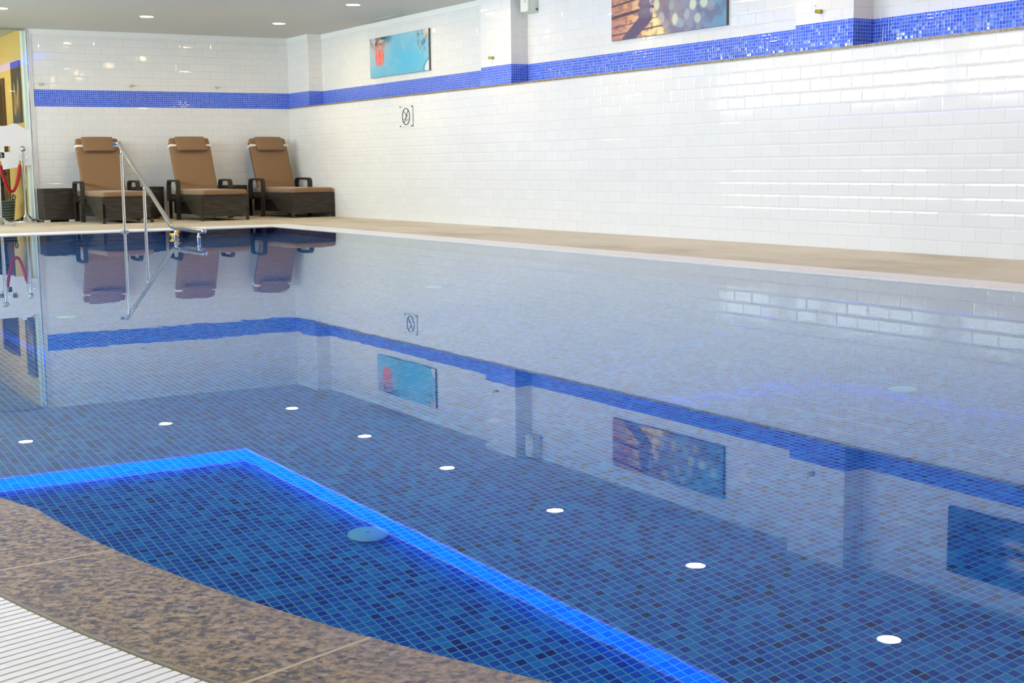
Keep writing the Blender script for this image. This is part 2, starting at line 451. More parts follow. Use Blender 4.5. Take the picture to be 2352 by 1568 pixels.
# pool basin
b = MB().fill([WATER], -POOL_D); wb_ = MB()
for i in range(len(WATER)):
    p, q = WATER[i], WATER[(i + 1) % len(WATER)]
    wb_.quad((p[0], p[1], -0.0015), (q[0], q[1], -0.0015), (q[0], q[1], -POOL_D), (p[0], p[1], -POOL_D))
basin = struct(b.build('pool_basin', MT['poolmosaic']))
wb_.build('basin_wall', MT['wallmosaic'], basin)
for i, (ya, z) in enumerate(((GRI_Y - 0.40, -0.30), (GRI_Y - 0.8, -0.6), (GRI_Y - 1.2, -0.9))):
    struct(MB().box((-4.3, ya, -POOL_D), (-3.2, GRI_Y - 0.001 if i == 0 else ya + 0.40, z)).build('pool_step', MT['poolmosaic'], basin))
# granite coping on the near and left sides
b = MB(); n = len(WATER); top = 0.0035
inner = [(x, y) for x, y in WATER]; outer = [(x, y) for x, y in GRIN]
seq = list(range(1, n))
for i, j in zip(seq, seq[1:]):
    A, B, Cc, Dd = inner[i], inner[j], outer[j], outer[i]
    b.hexa([(A[0], A[1], -0.05), (B[0], B[1], -0.05), (Cc[0], Cc[1], -0.05), (Dd[0], Dd[1], -0.05)], [(A[0], A[1], 0.0005), (B[0], B[1], 0.0005), (Cc[0], Cc[1], top + 0.004), (Dd[0], Dd[1], top + 0.004)])
bmesh.ops.remove_doubles(b.bm, verts=list(b.bm.verts), dist=1e-5)
coping = struct(b.build('pool_coping', MT['granite']))
# steel angle between coping and grating
b = MB()
ia, ib = offset(SHORE, CG - 0.003), offset(SHORE, CG + 0.001)
for A, B, Cc, Dd in zip(ia, ia[1:], ib[1:], ib):
    b.hexa([(*A, -0.03), (*B, -0.03), (*Cc, -0.03), (*Dd, -0.03)], [(*A, 0.0095), (*B, 0.0095), (*Cc, 0.0095), (*Dd, 0.0095)])
struct(b.build('trim_2', MT['strip']))
# pale lip between water and grating on the far and right sides
lip = MB().box((SHORE[0][0], GRI_Y - 0.002, -0.03), (GRI_X + 0.014, GRI_Y + 0.014, 0.0045)).box((GRI_X - 0.002, CC[1] - CR, -0.03), (GRI_X + 0.014, GRI_Y, 0.0045))
struct(lip.build('trim_9', MT['lip']))

# water
water = MB().fill([WATER], 0.0).build('pool_water', MT['water'])
for p in water.data.polygons:
    if p.normal.z < 0: p.flip()
tag(water, 'still clear water filling the blue mosaic pool', 'water', kind='stuff')

# --- overflow gratings: slats across the channel
def slat(b, p, q, w, z0, z1):
    """bar from p to q (plan), width w"""
    d = Vector((q[0] - p[0], q[1] - p[1])); d.normalize(); nx, ny = -d.y * w / 2, d.x * w / 2
    k = 0.88
    b.hexa([(p[0] + nx, p[1] + ny, z0), (p[0] - nx, p[1] - ny, z0), (q[0] - nx, q[1] - ny, z0), (q[0] + nx, q[1] + ny, z0)],
           [(p[0] + nx * k, p[1] + ny * k, z1), (p[0] - nx * k, p[1] - ny * k, z1), (q[0] - nx * k, q[1] - ny * k, z1), (q[0] + nx * k, q[1] + ny * k, z1)])
SP, SW, Z0, Z1 = 0.0200, 0.0178, -0.018, 0.0075
b = MB(); x = SHORE[0][0] - CG - 0.336
while x < GRI_X:
    slat(b, (x, GRI_Y + 0.016 + (0.06 if abs(x + 3.5) < 0.05 else 0)), (x, GRO_Y - 0.004), SW, Z0, Z1); x += SP
for yy in (GRI_Y + 0.09, GRO_Y - 0.09): b.box((SHORE[0][0] - CG, yy - 0.004, -0.03), (GRI_X, yy + 0.004, Z0 + 0.002))
tag(b.build('overflow_grating', MT['plastic'], fix=False), 'white slatted overflow grating along the far pool edge in front of the loungers', 'grating', 'overflow gratings round the pool')
b = MB(); y = CC[1] - CR - CG
while y < GRO_Y:
    slat(b, (GRI_X + 0.016, y), (GRO_X - 0.004, y), SW, Z0, Z1); y += SP
for xx in (GRI_X + 0.09, GRO_X - 0.09): b.box((xx - 0.004, CC[1] - CR - CG, -0.03), (xx + 0.004, GRO_Y, Z0 + 0.002))
tag(b.build('overflow_grating', MT['plastic'], fix=False), 'long white overflow grating beside the right tiled wall walkway', 'grating', 'overflow gratings round the pool')
b = MB(); ga, gb = offset(SHORE, CG + 0.004), offset(SHORE, CG + 0.336); acc = 0.02
for (p, q, r_, t_) in zip(ga, ga[1:], gb, gb[1:]):
    L_ = math.hypot(q[0] - p[0], q[1] - p[1])
    while acc < L_:
        f = acc / L_; slat(b, (p[0] + (q[0] - p[0]) * f, p[1] + (q[1] - p[1]) * f), (r_[0] + (t_[0] - r_[0]) * f, r_[1] + (t_[1] - r_[1]) * f), SW, Z0, Z1); acc += SP
    acc -= L_
tag(b.build('overflow_grating', MT['plastic'], fix=False), 'white slatted grating in the near left corner beside the granite coping', 'grating', 'overflow gratings round the pool')

# --- walls
struct(MB().box((0.0, YN, D0 - 0.2), (0.5, 0.6, ZL)).build('wall_right', MT['metro']))
def plan_right():
    pts = [(0.0, 0.0)]
    for i, (a, c) in enumerate(PIL):
        if i > 0: pts += [(REC, c), (0.0, c)]
        pts += [(0.0, a), (REC, a)]
    pts.append((REC, YN)); return pts
def extrude_plan(pts, z0, z1):
    b = MB()
    for p, q in zip(pts, pts[1:]): b.quad((p[0], p[1], z0), (q[0], q[1], z0), (q[0], q[1], z1), (p[0], p[1], z1))
    return b
pr_ = plan_right()
def closed_prism(pts, z0, z1, back=0.5):
    lp = pts + [(back, YN), (back, 0.0)]
    b = MB().fill([lp], z0).fill([lp], z1)
    for i in range(len(lp)):
        p, q = lp[i], lp[(i + 1) % len(lp)]
        b.quad((p[0], p[1], z0), (q[0], q[1], z0), (q[0], q[1], z1), (p[0], p[1], z1))
    return b
struct(closed_prism(pr_, ZB1, CEIL + 0.3).build('wall_right_upper', MT['metro']))
struct(closed_prism(pr_, ZB0 - 0.006, ZB1).build('trim_3', MT['band']))
# granite ledge capping the lower wall
struct(MB().box((-0.008, YN, ZL - 0.001), (REC + 0.02, -0.001, ZL + 0.0175)).build('trim_4', MT['ledge']))
# back wall with its mosaic band
struct(MB().box((XG, 0.0, D0 - 0.2), (0.0, 0.14, CEIL + 0.3)).build('wall_back', MT['metro']))
struct(MB().box((XG, -0.004, ZB0 - 0.018), (0.0, 0.0, ZB1)).build('trim_5', MT['band']))
# cornices
lp = pr_; b = MB()
CH = 0.066
for p, q in zip(lp, lp[1:]):
    d = Vector((q[0] - p[0], q[1] - p[1]))
    if d.length < 1e-4: continue
    d.normalize(); nx, ny = d.y, -d.x    # towards the room
    if nx > 0 or ny > 0: nx, ny = -abs(nx), -abs(ny)
    e = 0.012
    x0, x1 = sorted((p[0], q[0])); y0, y1 = sorted((p[1], q[1]))
    if abs(nx) > 0.5: b.box((x0 - e, y0 - (e if x0 < 0.01 else 0), CEIL - CH), (x0, y1, CEIL))
    else:
        if d.x > 0: b.box((x0, y0 - e, CEIL - CH), (x1, y0, CEIL))
        else: b.box((x0, y0, CEIL - CH), (x1, y0 + e, CEIL))
struct(b.build('trim_6', MT['white']))
struct(MB().box((XG, -0.012, CEIL - CH), (0.0, 0.0, CEIL)).build('trim_7', MT['white']))
# thin white edge trim at the left end of the back wall
struct(MB().box((XG - 0.004, -0.010, D0), (XG + 0.030, 0.0, CEIL - CH)).build('trim_8', MT['white']))

# ceiling with the raised LED tray
TL, TN, TZ = -6.5, -17.6, CEIL + 0.16
hole = [(TX, TY), (TL, TY), (TL, TN), (TX, TN)]
struct(MB().fill([[(XL, YN), (0.5, YN), (0.5, 0.0), (XG, 0.0), (XG, 6.6), (XL, 6.6)], hole], CEIL).build('ceiling', MT['ceiling']))
b = MB().fill([hole], TZ); rb = MB()
for i in range(4):
    p, q = hole[i], hole[(i + 1) % 4]
    rb.quad((p[0], p[1], CEIL), (q[0], q[1], CEIL), (q[0], q[1], TZ), (p[0], p[1], TZ))
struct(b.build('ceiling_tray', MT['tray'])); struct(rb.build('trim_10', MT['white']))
b = MB(); e = 0.012
for (x0, y0, x1, y1) in ((TL, TY - e, TX, TY), (TX - e, TN, TX, TY - e), (TL, TN, TL + e, TY - e), (TL + e, TN, TX - e, TN + e)):
    b.box((x0, y0, CEIL + 0.022), (x1, y1, TZ - 0.022))
led = b.build('led_strip', MT['led'])
tag(led, 'glowing blue light strip round the raised ceiling tray above the pool', 'light strip')

# left wall and the wall behind the camera, with high windows
WINS = [(0.35, 1.8), (-0.85, -0.15), (-3.40, -1.05), (-6.5, -3.95), (-9.6, -7.1), (-12.7, -10.2), (-15.8, -13.3)]
WZ0, WZ1 = 1.66, 2.32
def wall_with_openings(axis, at, a0, a1, ops, z0, z1, th, mat, name):
    b = MB()
    def bx(p, q, za, zb):
        if q - p < 1e-4 or zb - za < 1e-4: return
        if axis == 'x': b.box((at - th, p, za), (at, q, zb))
        else: b.box((p, at - th, za), (q, at, zb))
    bx(a0, a1, D0 - 0.2, z0); bx(a0, a1, z1, CEIL + 0.2)
    cur = a0
    for p, q in sorted(ops): bx(cur, p, z0, z1); cur = q
    bx(cur, a1, z0, z1)
    return struct(b.build(name, mat))
wall_with_openings('x', XL, YN - 0.2, 6.8, WINS, WZ0, WZ1, 0.2, MT['metro'], 'wall_left')
WN = [(-9.0, -7.2), (-6.8, -5.0), (-4.6, -2.8), (-2.4, -0.6)]
wall_with_openings('y', YN, XL, 0.5, [], 1.0, WZ1, 0.2, MT['metro'], 'wall_front')
wi = 0
def window(axis, at, p, q, z0, z1, deep):
    global wi
    wi += 1
    def bx(b, a0, a1, za, zb, d0, d1):
        if axis == 'x': b.box((at - d1, a0, za), (at - d0, a1, zb))
        else: b.box((a0, at - d1, za), (a1, at - d0, zb))
    b = MB(); f = 0.045
    bx(b, p, q, z0, z0 + f, 0.08, 0.14); bx(b, p, q, z1 - f, z1, 0.08, 0.14)
    bx(b, p, p + f, z0 + f, z1 - f, 0.08, 0.14); bx(b, q - f, q, z0 + f, z1 - f, 0.08, 0.14)
    m_ = (p + q) / 2
    if q - p > 1.0: bx(b, m_ - 0.02, m_ + 0.02, z0 + f, z1 - f, 0.085, 0.135)
    w = struct(b.build('window_%d' % wi, MT['white']))
    b = MB(); bx(b, p + f, q - f, z0 + f, z1 - f, 0.10, 0.12)
    b.build('pane', MT['day'], w)
for p, q in WINS: window('x', XL, p, q, WZ0, WZ1, 0.2)

# glass partition left of the back wall
part = struct(MB().box((XL, -0.006, D0), (XG - 0.042, 0.004, CEIL - 0.012)).build('window_%d' % (wi + 1), MT['pane']))
b = MB()
b.box((XL, -0.02, CEIL - 0.030), (XG - 0.042, 0.02, CEIL)); b.box((XL, -0.012, D0), (XG - 0.042, 0.012, D0 + 0.012))
b.build('track', MT['brushed'], part)
MB().box((XG - 0.042, -0.022, D0), (XG - 0.004, 0.02, CEIL)).build('end_profile', MT['white'], part)
MB().box((XG - 0.034, -0.026, D0), (XG - 0.022, -0.022, CEIL)).build('chrome_strip', MT['chrome'], part)
b = MB()
for x in (-5.1, -6.6, -8.1): b.box((x - 0.012, -0.012, D0 + 0.012), (x + 0.012, 0.01, CEIL - 0.03))
b.build('joint_profile', MT['alu'], part)
# frosted film with a wavy upper edge, slanted lower edge and square cut-outs
topE = [(-3.622, 1.207), (-3.66, 1.204), (-3.71, 1.225), (-3.745, 1.252), (-3.773, 1.270), (-3.81, 1.279), (-3.84, 1.278), (-3.87, 1.265), (-3.898, 1.255), (-3.95, 1.248), (-3.99, 1.249), (-4.2, 1.26), (-4.6, 1.22), (-5.06, 1.25)]
lowE = [(-5.06, 0.49), (-4.023, 0.680), (-3.622, 0.747)]
def sq(x0, z0, s_): return [(x0, z0), (x0 + s_, z0), (x0 + s_, z0 + s_), (x0, z0 + s_)]
holes = [sq(-3.955, 0.914, 0.0745), sq(-4.032, 0.836, 0.0725), sq(-4.115, 0.914, 0.07), sq(-4.19, 0.836, 0.07)]
b = MB().fill([topE + lowE] + holes, 0.0)
for v in b.bm.verts: v.co = Vector((v.co.x, -0.0075, v.co.y))
film = b.build('frosted_film', MT['film'], part)

# lobby behind the glass
struct(MB().box((-3.655, 0.006, D0 - 0.2), (XG, 0.13, CEIL + 0.2)).build('column', MT['white']))
struct(MB().box((-3.655, 0.13, D0 - 0.2), (-3.55, 6.8, CEIL + 0.2)).build('wall_lobby_right', MT['yellow']))
struct(MB().box((XL - 0.2, 6.6, D0 - 0.2), (-3.655, 6.8, CEIL + 0.2)).build('wall_lobby_back', MT['yellow']))
dr = struct(MB().box((-3.675, 1.27, D0), (-3.654, 1.36, 1.94)).box((-3.675, 2.26, D0), (-3.654, 2.35, 1.94)).box((-3.675, 1.36, 1.85), (-3.654, 2.26, 1.94)).build('door_1', MT['doorwood']))
MB().box((-3.664, 1.36, D0), (-3.655, 2.26, 1.85)).build('door_leaf', MT['doordark'], dr)
MB().ball((-3.69, 1.46, 0.95), 0.028).build('door_handle', MT['brushed'], dr, smooth='all')

# ================================================================== LAMPS
LAMPS = [(-0.88, -1.93), (-0.88, -4.20), (-0.88, -6.25), (-0.90, -8.38), (-0.92, -10.46), (-0.91, -12.49), (-0.91, -14.6), (-0.91, -16.7), (-2.615, -2.05), (-4.334, -2.22), (-6.05, -2.35), (-8.2, -8.4), (-8.2, -11.2), (-8.2, -14.0), (-8.2, -16.8), (-8.2, -19.6), (-5.6, -20.4), (-3.0, -20.4)]
def lamp_label(i):
    names = ['recessed ceiling lamp nearest the far right corner', 'recessed ceiling lamp beside the air vent by the right wall',
             'third recessed lamp along the right wall from the corner, seen in the water', 'fourth recessed lamp along the right wall from the corner, seen in the water',
             'fifth recessed lamp along the right wall from the corner, seen in the water', 'lamp whose water reflection lies lowest at the bottom right',
             'seventh recessed lamp along the right wall, before the nearest one', 'recessed lamp along the right wall nearest the viewer',
             'middle recessed ceiling lamp above the far loungers', 'left recessed ceiling lamp near the glass partition at the picture edge', 'recessed ceiling lamp in front of the glass partition left of the picture']
    if i < len(names): return names[i]
    k_ = i - len(names)
    if k_ < 5: return 'recessed lamp over the left walkway, %s of five counting from the far end' % ['first', 'second', 'third', 'fourth', 'fifth'][k_]
    return 'recessed lamp behind the viewer, %s of the near end pair' % ['left', 'right'][k_ - 5]
first = None
for i, (x, y) in enumerate(LAMPS):
    if first is None:
        t = thing('ceiling_lamp', (x, y, CEIL), lamp_label(i), 'lamp', group='recessed ceiling lamps')
        MB().lathe([(0.076, 0.0), (0.091, 0.0), (0.091, -0.005), (0.079, -0.007), (0.0765, -0.004)], 32, loop=True).build('trim_ring', MT['white'], t, smooth=True)
        MB().lathe([(0.0001, -0.0045), (0.076, -0.0045), (0.076, -0.0015), (0.0001, -0.0015)], 32).build('lens', MT['lens'], t)
        first = t
    else:
        t = copy_tree(first); t.location = (x, y, CEIL); t['label'] = lamp_label(i)
for (x, y) in ((-4.6, 1.2), (-4.6, 3.4), (-7.0, 2.2)):
    t = copy_tree(first); t.location = (x, y, CEIL)
    t['label'] = {1.2: 'lobby ceiling lamp just behind the glass partition', 3.4: 'lobby ceiling lamp deep behind the glass by the ochre wall', 2.2: 'lobby ceiling lamp toward the left windows'}[y]
    t['group'] = 'lobby ceiling lamps'

# ================================================================== THINGS
# ceiling vent: two dark slots beside the wall
t = thing('ceiling_vent', (0.10, -2.9, CEIL), 'narrow two slot air vent in the ceiling above the turquoise picture', 'vent')
MB().box((-0.075, -0.60, -0.003), (-0.045, 0.60, 0.0)).box((-0.030, -0.60, -0.003), (0.018, 0.60, 0.0)).box((0.033, -0.60, -0.003), (0.062, 0.60, 0.0)).box((-0.045, -0.6, -0.003), (0.033, -0.585, 0)).box((-0.045, 0.585, -0.003), (0.033, 0.6, 0)).build('frame', MT['ceiling'], t)
for x0, x1 in ((-0.045, -0.030), (0.018, 0.033)):
    MB().box((x0, -0.585, -0.001), (x1, 0.585, -0.0004)).build('slot', MT['dark'], t)

# pale box high on the wall beside the second pillar
t = thing('wall_box', (REC, -6.33, 2.33), 'pale grey box fixed high on the wall beside the pillar between the pictures', 'box')
MB().rbox((-0.085, -0.085, -0.09), (0.0, 0.085, 0.16), 0.008, 2).build('housing', MT['box'], t, smooth=True)
MB().rbox((-0.125, -0.075, -0.085), (-0.083, 0.075, 0.15), 0.015, 3).build('cover', MT['box'], t, smooth=True)
MB().lathe([(0.0001, -0.096), (0.008, -0.096), (0.009, -0.090), (0.009, -0.083)], 14, at=(-0.02, 0, -0.06), axis='y').build('screw', MT['black'], t, smooth=True)
MB().lathe([(0.0001, -0.005), (0.012, -0.004), (0.013, 0.0), (0.0001, 0.0)], 16, at=(-0.126, -0.03, 0.02), axis='x').build('indicator', MT['foot'], t, smooth=True)

# --- pictures: a panel whose face carries a printed image (one colour per cell)
def picture(name, x, y0, y1, z0, z1, func, label, th=0.028, res=(150, 60), normal=-1, parent_kind=None):
    """panel on a wall that faces -x; u runs from far (y1) to near (y0)"""
    t = thing(name, (x, (y0 + y1) / 2, (z0 + z1) / 2), label, 'picture')
    hy, hz = (y1 - y0) / 2, (z1 - z0) / 2
    MB().box((-th + 0.001, -hy, -hz), (0.0, hy, hz)).build('panel', MT['edge'], t)
    nu, nv = res; verts = []; faces = []
    for j in range(nv + 1):
        for i in range(nu + 1): verts.append((-th, hy - 2 * hy * i / nu, -hz + 2 * hz * j / nv))
    for j in range(nv):
        for i in range(nu):
            a = j * (nu + 1) + i; faces.append((a, a + 1, a + nu + 2, a + nu + 1))
    me = bpy.data.meshes.new('printed_face'); me.from_pydata(verts, [], faces)
    U = np.array([[i / nu for i in range(nu + 1)] for j in range(nv + 1)]); V = np.array([[j / nv for i in range(nu + 1)] for j in range(nv + 1)])
    rgb = func(U, V, 2 * hy / (2 * hz))
    rgb = np.clip(rgb / 255.0, 0, 1); L = np.where(rgb <= 0.04045, rgb / 12.92, ((rgb + 0.055) / 1.055) ** 2.4)
    ca = me.color_attributes.new('print', 'FLOAT_COLOR', 'POINT')
    arr = np.ones((L.shape[0] * L.shape[1], 4)); arr[:, :3] = L.reshape(-1, 3)
    ca.data.foreach_set('color', arr.ravel().astype(np.float32))
    me.materials.append(MT['print'])
    o = bpy.data.objects.new('printed_face', me); COL.objects.link(o); o.parent = t
    return t
rng = np.random.RandomState(3)
def vnoise(U, V, s, seed=0):
    r = np.random.RandomState(seed).rand(64, 64)
    x, y = U * s, V * s; xi, yi = np.floor(x).astype(int), np.floor(y).astype(int); fx, fy = x - xi, y - yi
    fx = fx * fx * (3 - 2 * fx); fy = fy * fy * (3 - 2 * fy)
    g = lambda a, c: r[a % 64, c % 64]
    return (g(xi, yi) * (1 - fx) + g(xi + 1, yi) * fx) * (1 - fy) + (g(xi, yi + 1) * (1 - fx) + g(xi + 1, yi + 1) * fx) * fy
def fbm(U, V, s, seed=0): return 0.55 * vnoise(U, V, s, seed) + 0.3 * vnoise(U, V, 2.1 * s, seed + 1) + 0.15 * vnoise(U, V, 4.3 * s, seed + 2)
def lerp(a, b_, f): return a * (1 - f[..., None]) + np.array(b_, float) * f[..., None]
def sm(x, a, b_): return np.clip((x - a) / (b_ - a), 0, 1)
def ell(U, V, cu, cv, ru, rv, soft=0.15, rot=0.0):
    du, dv = U - cu, V - cv
    d = np.sqrt((du / ru) ** 2 + (dv / rv) ** 2); return 1 - sm(d, 1 - soft, 1 + soft)
def pic_sea(U, V, asp):
    n1 = fbm(U * asp, V, 3, 1); c = np.zeros(U.shape + (3,)) + np.array((138, 190, 206.))
    c = lerp(c, (86, 184, 216), ell(U, V, 0.60, 0.30, 0.42, 0.55, 0.8)); c = lerp(c, (160, 196, 208), sm(n1, 0.45, 0.75) * 0.5)
    c = lerp(c, (112, 178, 200), sm(V, 0.0, 0.25) * 0 + (1 - sm(V, 0.0, 0.3)) * 0.3)
    c = lerp(c, (182, 196, 204), ell(U, V, 0.08, 0.72, 0.24, 0.4, 0.6) * 0.9)
    n2 = fbm(U * asp, V, 11, 5)
    c = lerp(c, (166, 104, 78), ell(U, V, 0.15, 0.97, 0.17, 0.24, 0.4) * sm(n2, 0.40, 0.58))
    c = lerp(c, (96, 56, 56), ell(U, V, 0.12, 0.84, 0.022, 0.05, 0.5))
    c = lerp(c, (46, 66, 70), ell(U, V, 0.26, 1.0, 0.07, 0.07, 0.3)); c = lerp(c, (62, 128, 150), ell(U, V, 0.33, 0.95, 0.06, 0.1, 0.6) * 0.8)
    c = lerp(c, (226, 140, 122), ell(U, V, 0.16, 0.72, 0.08, 0.1, 0.8) * 0.7)
    for du, ro in ((-0.034, -1), (0.034, 1)):
        c = lerp(c, (240, 104, 92), ell(U + 0.0 * V, V, 0.178 + du, 0.49, 0.042, 0.2, 0.12))
        c = lerp(c, (236, 132, 116), ell(U, V, 0.178 + du * 0.9, 0.42, 0.034, 0.13, 0.3))
        c = lerp(c, (236, 164, 148), ell(U, V, 0.178 + du, 0.60, 0.012, 0.06, 0.5))
    c = lerp(c, (196, 70, 60), ell(U, V, 0.180, 0.34, 0.004, 0.05, 0.6))
    c = lerp(c, (96, 126, 142), ell(U, V, 0.92, 0.78, 0.1, 0.26, 0.5) * sm(fbm(U * asp, V, 9, 9), 0.5, 0.62))
    c = lerp(c, (92, 112, 128), ell(U, V, 0.93, 0.72, 0.022, 0.07, 0.4)); c = lerp(c, (100, 120, 130), ell(U, V, 0.84, 0.90, 0.018, 0.03, 0.4))
    c = lerp(c, (236, 200, 164), ell(U, V, 0.985, 0.96, 0.06, 0.12, 0.8))
    edge = U + 0.10 * np.sin(V * 9) * 0.3 - (0.94 + 0.12 * sm(V, 0.05, 0.4))
    c = lerp(c, (72, 150, 172), sm(edge, -0.04, -0.01) * (V < 0.42)); c = lerp(c, (222, 220, 226), sm(edge, -0.004, 0.006) * (V < 0.42))
    return c
def pic_stones(U, V, asp):
    n = fbm(U * asp * 0.35 + 3, V, 18, 11)
    c = np.zeros(U.shape + (3,)) + np.array((140, 138, 152.))
    c = lerp(c, (96, 142, 166), sm(U, 0.70, 0.98)); c = lerp(c, (152, 134, 126), ell(U, V, 0.42, 0.6, 0.16, 0.6, 0.7))
    c = lerp(c, (92, 156, 176), ell(U, V, 0.85, 0.85, 0.15, 0.3, 0.7)); c = lerp(c, (96, 84, 112), sm(fbm(U * asp, V, 4, 21), 0.5, 0.7) * 0.5)
    r = np.random.RandomState(5)
    spots = [(0.42, 0.56, 1.0), (0.58, 0.24, 1.0), (0.73, 0.46, 1.1), (0.82, 0.46, 1.0), (0.72, 0.68, .8), (0.61, 0.70, .9), (0.50, 0.18, .7), (0.62, 0.16, .7), (0.77, 0.20, .8), (0.92, 0.56, .9), (0.88, 0.38, .7), (0.55, 0.50, .6), (0.5, 0.85, .9), (0.66, 0.88, .8), (0.8, 0.9, .9), (0.9, 0.8, .7), (0.46, 0.3, .6), (0.68, 0.30, .5)]
    for i, (su, sv, a) in enumerate(spots):
        c = lerp(c, ((226, 226, 184), (206, 214, 190), (176, 160, 148), (150, 186, 180))[i % 4 if a < 1 else 0], ell(U, V, su, sv, 0.028 * (0.8 + 0.4 * r.rand()), 0.095 * (0.8 + 0.4 * r.rand()), 0.22) * min(1, 0.75 * a))
    # planks in perspective, their edge falling to the lower right
    wood = np.zeros_like(c) + np.array((214, 164, 116.)); wood = lerp(wood, (178, 122, 104), 1 - sm(U, 0.0, 0.22)); wood = lerp(wood, (242, 216, 146), sm(U, 0.20, 0.40))
    wood = lerp(wood, (120, 76, 70), sm(n, 0.52, 0.68) * 0.55)
    for v0, sl, w in ((0.10, 0.13, 0.012), (0.245, 0.20, 0.008), (0.44, 0.26, 0.03), (0.30, 0.0, 0.0), (0.66, 0.30, 0.018), (0.84, 0.33, 0.02), (0.02, 0.5, 0.0)):
        if w > 0: wood = lerp(wood, (70, 46, 54), 1 - sm(np.abs(V - (v0 + sl * U)), w * 0.6, w * 1.4))
    edge = 0.56 - 0.42 * np.clip(V, 0, 0.5) * 1.0 - 0.10 * np.clip(V - 0.5, 0, 0.5)
    edge = 0.555 - 0.36 * np.sqrt(np.clip(V, 0, 1)) * 0.62
    c = lerp(c, (0, 0, 0), 0 * U); m_ = 1 - sm(U, edge - 0.008, edge + 0.008); c = c * (1 - m_[..., None]) + wood * m_[..., None]
    # shadow of the stones, then the stack
    for k_ in range(40):
        f = k_ / 39.0; c = lerp(c, (88, 72, 96), ell(U, V, 0.33 - 0.19 * f, 0.36 - 0.40 * f, 0.052 - 0.008 * f, 0.10, 0.2) * 0.8)
    for cv, ru, rv in ((0.45, 0.070, 0.105), (0.62, 0.062, 0.10), (0.78, 0.052, 0.085), (0.905, 0.043, 0.07), (0.99, 0.03, 0.05)):
        c = lerp(c, (104, 92, 106), ell(U, V, 0.315, cv, ru, rv, 0.08)); c = lerp(c, (122, 104, 116), ell(U, V, 0.322, cv + 0.03, ru * 0.6, rv * 0.5, 0.6)); c = lerp(c, (176, 168, 186), ell(U, V, 0.315 + ru * 0.8, cv + 0.03, ru * 0.16, rv * 0.5, 0.4))
    return c
def pic_dark(U, V, asp):
    c = np.zeros(U.shape + (3,)) + np.array((34, 52, 92.)); c = lerp(c, (54, 84, 120), sm(fbm(U * asp, V, 3, 31), 0.45, 0.7))
    c = lerp(c, (96, 132, 168), sm(U, 0.18, 0.3) * sm(fbm(U * asp, V, 5, 33), 0.4, 0.6) * 0.5)
    for cu, cv, ru, rv in ((0.52, 0.48, 0.17, 0.22), (0.38, 0.62, 0.07, 0.10), (0.66, 0.68, 0.14, 0.10), (0.34, 0.36, 0.05, 0.10), (0.8, 0.5, 0.1, 0.2)):
        c = lerp(c, (206, 204, 206), ell(U, V, cu, cv, ru, rv, 0.45) * 0.85)
    c = lerp(c, (24, 40, 80), 1 - sm(np.abs(V - (0.55 + 0.12 * np.sin(U * 14))), 0.02, 0.07)); return c
def pic_pale(U, V, asp):
    c = np.zeros(U.shape + (3,)) + np.array((74, 66, 64.)); c = lerp(c, (150, 104, 70), ell(U, V, 0.5, 0.32, 0.6, 0.16, 0.8)); c = lerp(c, (70, 76, 92), 1 - sm(V, 0.05, 0.22))
    for cu, cv, ru, rv in ((0.34, 0.55, 0.10, 0.10), (0.40, 0.42, 0.07, 0.12), (0.82, 0.58, 0.10, 0.14), (0.74, 0.42, 0.08, 0.16), (0.36, 0.2, 0.12, 0.08), (0.60, 0.36, 0.06, 0.12)):
        c = lerp(c, (190, 164, 116), ell(U, V, cu, cv, ru, rv, 0.4) * 0.85)
    return c
picture('wall_picture', REC, -4.005, -2.365, 1.803, 2.295, pic_sea, 'turquoise picture with coral red sandals on the right wall near the far corner')
picture('wall_picture', REC, -9.47, -7.775, 1.832, 2.315, pic_stones, 'picture of stacked dark stones on sunlit planks, cut off by the top edge', res=(230, 80))
picture('wall_picture', REC, -13.70, -12.01, 1.834, 2.32, pic_dark, 'dark blue picture with pale shapes seen only in the water at right')
picture('lobby_picture', -3.655, 0.19, 0.70, 1.306, 2.105, pic_pale, 'tall dark picture with pale forms on the ochre wall behind the glass', res=(40, 70))

# --- no diving sign on four stand-offs
SY, SZ = -3.75, 1.265
t = thing('no_diving_sign', (0.0, SY, SZ), 'small clear sign with a black barred circle on the right tiled wall', 'sign')
HY, HZ = 0.165, 0.125
MB().rbox((-0.013, -HY, -HZ), (-0.010, HY, HZ), 0.0015, 1).build('plate', MT['acrylic'], t)
for sy in (-1, 1):
    for sz in (-1, 1):
        MB().lathe([(0.008, 0.0), (0.008, -0.020), (0.006, -0.022), (0.0001, -0.022)], 14, at=(0, sy * (HY - 0.012), sz * (HZ - 0.010)), axis='x').build('standoff', MT['black'], t, smooth=True)
ring = [(-0.016, 0.097 * cos(2 * pi * i / 48), 0.097 * sin(2 * pi * i / 48) - 0.002) for i in range(48)]
MB().tube(ring, 0.0045, 8, closed=True).build('ring', MT['black'], t, smooth=True)
def stroke(b, pts, w): b.tube([(-0.0158, y, z) for y, z in pts], w, 6)
b = MB(); stroke(b, [(-0.058, 0.072), (0.058, -0.076)], 0.0038); b.build('slash', MT['black'], t, smooth=True)
b = MB(); stroke(b, [(0.056, 0.058), (0.012, 0.030), (-0.010, 0.010)], 0.0046); b.ball((-0.0160, -0.026, 0.010), 0.010, (0.2, 1, 1), 2); stroke(b, [(-0.010, 0.010), (-0.022, -0.014)], 0.0035); b.build('diver', MT['green'], t, smooth=True)
b = MB()
for zz in (-0.035, -0.052): stroke(b, [(0.076 - 0.0095 * i, zz + 0.004 * (i % 2)) for i in range(17) if zz > -0.05 or 4 <= i <= 12], 0.0022)
b.build('wave', MT['greyprint'], t, smooth=True)

